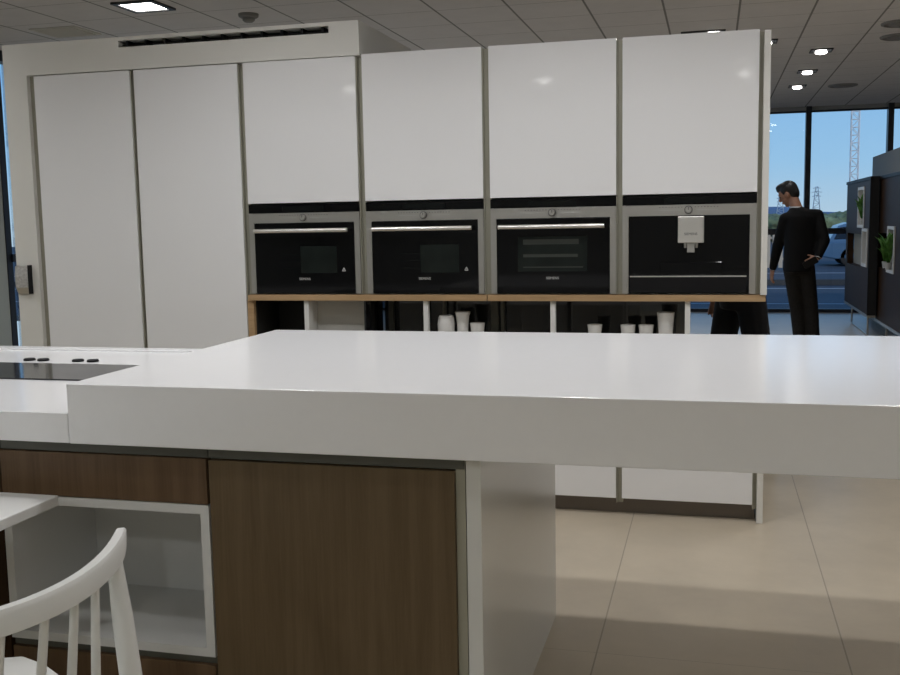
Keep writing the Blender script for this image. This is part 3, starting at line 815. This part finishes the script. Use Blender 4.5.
def round_vent(x, y, label, r=.17):
    t = thing('ceiling_vent', label, 'ceiling vent', (x, y, ZC-.02), 'round ceiling vents')
    MB().lathe([(r, ZC), (r*.98, ZC-.012), (r*.86, ZC-.018), (r*.84, ZC-.006)], (x, y, 0), n=28).build('rim', M['vent'], t, smooth=True)
    MB().lathe([(r*.6, ZC-.001), (r*.58, ZC-.02), (r*.3, ZC-.026)], (x, y, 0), n=28).build('disc', M['vent'], t, smooth=True)
round_vent(1.48, 13.1, 'round grey ceiling vent beyond the row of small lights')
round_vent(1.47, 9.05, 'round grey ceiling vent at the right edge, nearest to the corner')
round_vent(1.56, 9.72, 'round grey ceiling vent at the right edge, just under the nearest one')
t = thing('ceiling_grille', 'beige square ceiling grille at upper left', 'ceiling grille', (-4.93, 7.1, ZC-.02))
b = MB().box(-5.13, -4.73, 6.92, 7.28, ZC-.008, ZC)
b.build('frame', M['ventb'], t)
b = MB()
for k in range(8): b.box(-5.10, -4.76, 6.95+k*.04, 6.97+k*.04, ZC-.014, ZC-.008)
b.build('slat', M['ventb'], t)

# ------------------------------------------------------------------ outside
GZ = -.14
struct('ground_outside', MB().box(-60, 120, YW+.12, 420, GZ-.1, GZ), M['asphalt'], 'car park asphalt', 'ground')
b = MB()
for y, w_ in ((18.6, .10), (22.5, .12), (28.5, .14)):
    b.box(-30, 40, y, y+w_, GZ, GZ+.004)
o = b.build('road_marking', M['roadline'], None, (2, 20, GZ)); tag(o, 'pale painted lines across the car park', 'road marking')
b = MB()
b.box(-30, 40, 23.6, 24.0, GZ, GZ+.13, .01)
tag(b.build('kerb', M['kerb'], None, (2, 23.8, GZ)), 'dark low kerb across the car park', 'kerb')
t = thing('fence', 'pale beige slatted fence outside the window, left of the suited man', 'fence', (1.3, 30, GZ))
b = MB()
for k in range(22): b.box(-1.6+k*.17, -1.6+k*.17+.11, 30, 30.03, GZ+.08, 1.02)
b.build('slat', M['fence'], t)
b = MB().box(-1.7, 2.2, 30.03, 30.07, .15, .22).box(-1.7, 2.2, 30.03, 30.07, .75, .82)
for x in (-1.6, .3, 2.15): b.box(x, x+.08, 30.03, 30.11, GZ, 1.05)
b.build('rail', M['fence'], t)

def car(x, y, L, H, W, m, label):
    t = thing('car', label, 'car', (x, y, GZ), 'parked cars outside')
    b = MB(); z = GZ
    lower = [(-.5, .22), (-.49, .48), (-.46, .56), (.26, .60), (.47, .50), (.5, .40), (.495, .20), (.40, .17), (-.42, .17)]
    b.prism([(x+p*L, z+q*H) for p, q in lower], 'y', y-W/2, y+W/2, .04)
    cab = [(-.47, .56), (-.40, .93), (-.33, 1.0), (.04, 1.0), (.12, .95), (.28, .60)]
    b.loft([[(x+p*L, y+s*(W/2-.02-.16*max(0, (q-.56)/.44)), z+q*H) for p, q in cab] for s in (-1, 1)])
    b.build('body', m, t)
    for s in (-1, 1):
        g = MB()
        for poly in ([(-.43, .62), (-.385, .90), (-.16, .94), (-.16, .63)], [(-.145, .63), (-.145, .94), (.05, .93), (.20, .635)]):
            pts = [(x+p*L, y+s*(W/2-.02-.16*max(0, (q-.56)/.44)+.006), z+q*H) for p, q in poly]
            vs = [g.bm.verts.new(p) for p in pts]; g.bm.faces.new(vs if s < 0 else vs[::-1])
        g.build('side_windows', M['carglass'], t)
        for p in (-.32, .31):
            c = (x+p*L, y+s*(W/2-.10), z+.17*H+.06)
            w_ = MB(); n = 20; r_ = .17*H+.06
            prof = [(r_*.55, -.10), (r_*.95, -.10), (r_, -.06), (r_, .06), (r_*.95, .10), (r_*.55, .10), (r_*.4, .07)]
            w_.lathe(prof, c, n=20, ax='y')
            w_.build('wheel', M['tyre'], t, smooth=True)
        MB().box(x+s*.492*L-.02, x+s*.492*L+.02, y-W*.42, y-W*.25, z+.40*H, z+.48*H).box(x+s*.492*L-.02, x+s*.492*L+.02, y+W*.25, y+W*.42, z+.40*H, z+.48*H).build('lamp', M['carwhite'] if s > 0 else M['kerb'], t)
    return t
car(5.3, 33, 4.2, 1.30, 1.75, M['carblue'], 'blue car parked outside beyond the suited man')
car(9.0, 52, 4.6, 1.75, 1.8, M['carwhite'], 'white car parked in the distance before the hedge')
def bush(x, y, r, h, label):
    b = MB()
    for k in range(14):
        a = random.uniform(0, 2*PI); q = random.uniform(0, .7)*r
        s = random.uniform(.35, .6)
        b.ell((x+q*math.cos(a), y+q*math.sin(a)*.5, GZ+h*random.uniform(.3, .7)), (r*s, r*s, h*s*.62), u=12, v=8)
    b.ell((x, y, GZ+h*.25), (r*.9, r*.6, h*.3))
    me = fuse(b, 'bush', max(r, h)*.06, 1)
    for v_ in me.vertices:
        v_.co += V((random.uniform(-1, 1), random.uniform(-1, 1), random.uniform(-1, 1)))*r*.03
        v_.co.z = max(v_.co.z, GZ)
    tag(place('bush', me, M['hedge'], None, (x, y, GZ)), label, 'bush', 'bushes beyond the car park')
bush(5.2, 62, 3.0, 1.65, 'green bush beyond the car park left of the window mullion')
bush(9.0, 74, 3.0, 1.7, 'green bush beyond the car park behind the suited man')
bush(13.2, 64, 3.0, 1.5, 'green bush beyond the car park right of the suited man')
bush(18.6, 76, 3.0, 1.9, 'green bush beyond the car park behind the far display panel')
# hills
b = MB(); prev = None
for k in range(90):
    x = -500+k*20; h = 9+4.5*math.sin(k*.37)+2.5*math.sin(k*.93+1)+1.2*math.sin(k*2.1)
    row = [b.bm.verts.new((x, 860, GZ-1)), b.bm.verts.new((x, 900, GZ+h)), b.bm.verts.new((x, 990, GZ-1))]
    if prev:
        b.bm.faces.new((prev[0], row[0], row[1], prev[1])); b.bm.faces.new((prev[1], row[1], row[2], prev[2]))
    prev = row
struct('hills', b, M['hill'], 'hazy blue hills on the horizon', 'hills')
# lattice mast
def lattice(name, x, y, w0, w1, h, n, r, m, label, cat, arms=False):
    t = thing(name, label, cat, (x, y, GZ))
    b = MB()
    for sx in (-1, 1):
        for sy in (-1, 1):
            b.tube([(x+sx*w0/2, y+sy*w0/2, GZ), (x+sx*w1/2, y+sy*w1/2, GZ+h)], r, n=6)
    b.build('upright', m, t)
    b = MB()
    for k in range(n):
        u, u2 = k/n, (k+1)/n; wa = w0+(w1-w0)*u; wb = w0+(w1-w0)*u2; za, zb = GZ+h*u, GZ+h*u2; s = 1 if k % 2 else -1
        for sy in (-1, 1):
            b.tube([(x-s*wa/2, y+sy*wa/2, za), (x+s*wb/2, y+sy*wb/2, zb)], r*.6, n=5)
            b.tube([(x-wb/2, y+sy*wb/2, zb), (x+wb/2, y+sy*wb/2, zb)], r*.6, n=5)
        for sx in (-1, 1):
            b.tube([(x+sx*wa/2, y-s*wa/2, za), (x+sx*wb/2, y+s*wb/2, zb)], r*.6, n=5)
    b.build('bracing', m, t)
    if arms:
        a = MB()
        for z, l_ in ((.95, .22), (.83, .30), (.71, .25)):
            a.tube([(x-l_*h*.5, y, GZ+h*z), (x, y, GZ+h*z+.2), (x+l_*h*.5, y, GZ+h*z)], r*1.2, n=5)
        a.build('cross_arm', m, t)
lattice('lattice_mast', 14.95, 120, .80, .80, 22, 26, .055, M['mast'], 'tall white lattice mast outside between the window mullions', 'mast')
lattice('power_pylon', 18.2, 300, 2.4, .6, 7.5, 8, .07, M['pylon'], 'distant grey power pylon left of the suited man', 'pylon', True)
lattice('power_pylon', 27.8, 300, 2.4, .6, 9.3, 8, .07, M['pylon'], 'distant grey power pylon just behind the suited man, near the mullion', 'pylon', True)

# ------------------------------------------------------------------ light
def spot(x, y, z, w, ang=150, blend=1.0, rad=.06, col=(1, .94, .86), tgt=None):
    l = bpy.data.lights.new('lamp', 'SPOT'); l.energy = w; l.spot_size = R(ang); l.spot_blend = blend; l.shadow_soft_size = rad; l.color = col
    o = bpy.data.objects.new('lamp', l); C.objects.link(o); o.location = (x, y, z)
    if tgt: o.rotation_euler = (V(tgt)-V((x, y, z))).to_track_quat('-Z', 'Y').to_euler()
    return o
ZL_ = ZC-.06
NEU = (.985, .985, 1)
for x in (-2.7, -1.3, .1, 1.5): spot(x, 2.94, ZL_, 35, 160, col=NEU)
for x in (-2.0, -.6, .8): spot(x, 3.68, ZL_, 36, 150, col=NEU)
for x in (-4.4, -1.8, .31, 2.6): spot(x, -1.75, ZL_, 84, 165, col=(.93, .98, 1))
for x in (-3.8, 0, 3.4): spot(x, -4.2, ZL_, 60, 165, col=(.93, .98, 1))  # unseen spots added behind the camera as front fill
for x, y in ((.962, 10.27), (.958, 11.68), (.953, 12.97), (.43, 9.57), (-.02, 8.93), (-3.86, 6.47)): spot(x, y, ZL_, 14, 140, col=NEU)
for x in (3.6, 6.2):
    for y in (-1.5, 1.5, 4.5, 7.5, 10.5): spot(x, y, ZL_, 42 if y < 6 else 60 if y < 9 else 40, 165, col=NEU)  # unseen fill spots along the right, added to brighten room and ceiling
for x, y in ((-4.7, 1.8), (-4.7, 4.0), (-4.0, 8.6), (-1.5, 8.3), (-3.0, 11.5), (-.5, 12.0), (1.3, 6.4)): spot(x, y, ZL_, 60, 160, col=NEU)  # more added fill spots, so light bounced off the floor lifts the ceiling
spot(-1.65, 1.2, ZL_, 24, 120, col=NEU)
sun = bpy.data.lights.new('sun', 'SUN'); sun.energy = 1.6; sun.angle = R(.6); sun.color = (1, .93, .84)
o = bpy.data.objects.new('sun', sun); C.objects.link(o); o.rotation_euler = V((-.55, .75, -.42)).to_track_quat('-Z', 'Y').to_euler()

w = bpy.data.worlds.new('sky'); bpy.context.scene.world = w; w.use_nodes = True
nt = w.node_tree; bg = nt.nodes['Background']
tc = nt.nodes.new('ShaderNodeTexCoord'); sp = nt.nodes.new('ShaderNodeSeparateXYZ'); rp = nt.nodes.new('ShaderNodeValToRGB')
nt.links.new(tc.outputs['Generated'], sp.inputs[0]); nt.links.new(sp.outputs['Z'], rp.inputs['Fac'])
e = rp.color_ramp.elements
e[0].position = 0; e[0].color = srgb(176, 205, 226)
e[1].position = .6; e[1].color = srgb(84, 136, 200)
n_ = e.new(.05); n_.color = srgb(150, 196, 232)
n_ = e.new(.14); n_.color = srgb(130, 184, 234)
nt.links.new(rp.outputs['Color'], bg.inputs['Color']); bg.inputs['Strength'].default_value = 1.0

# ------------------------------------------------------------------ camera
cd = bpy.data.cameras.new('camera'); cam = bpy.data.objects.new('camera', cd); C.objects.link(cam)
cd.sensor_fit = 'HORIZONTAL'; cd.sensor_width = 36; cd.lens = 1006.324/900*36; cd.clip_end = 3000; cd.clip_start = .05
yaw, pitch, roll = .2564, .115, .0183
fw = V((-math.sin(yaw)*math.cos(pitch), math.cos(yaw)*math.cos(pitch), -math.sin(pitch)))
rt = V((math.cos(yaw), math.sin(yaw), 0)); up = rt.cross(fw)
# image roll: world right appears turned by -roll
rt2 = rt*math.cos(roll)+up*(-math.sin(roll)*-1)*-1 if False else None
r2 = rt*math.cos(roll)-up*math.sin(roll); u2 = rt*math.sin(roll)+up*math.cos(roll)
Mx = Matrix((r2, u2, -fw)).transposed().to_4x4(); Mx.translation = (0, 0, 1.4171)
cam.matrix_world = Mx
bpy.context.scene.camera = cam
sc = bpy.context.scene
sc.view_settings.view_transform = 'Standard'; sc.view_settings.look = 'None'; sc.view_settings.exposure = 0; sc.view_settings.gamma = 1
sc.cycles.max_bounces = 8; sc.cycles.sample_clamp_indirect = 6; sc.cycles.caustics_reflective = False; sc.cycles.caustics_refractive = False
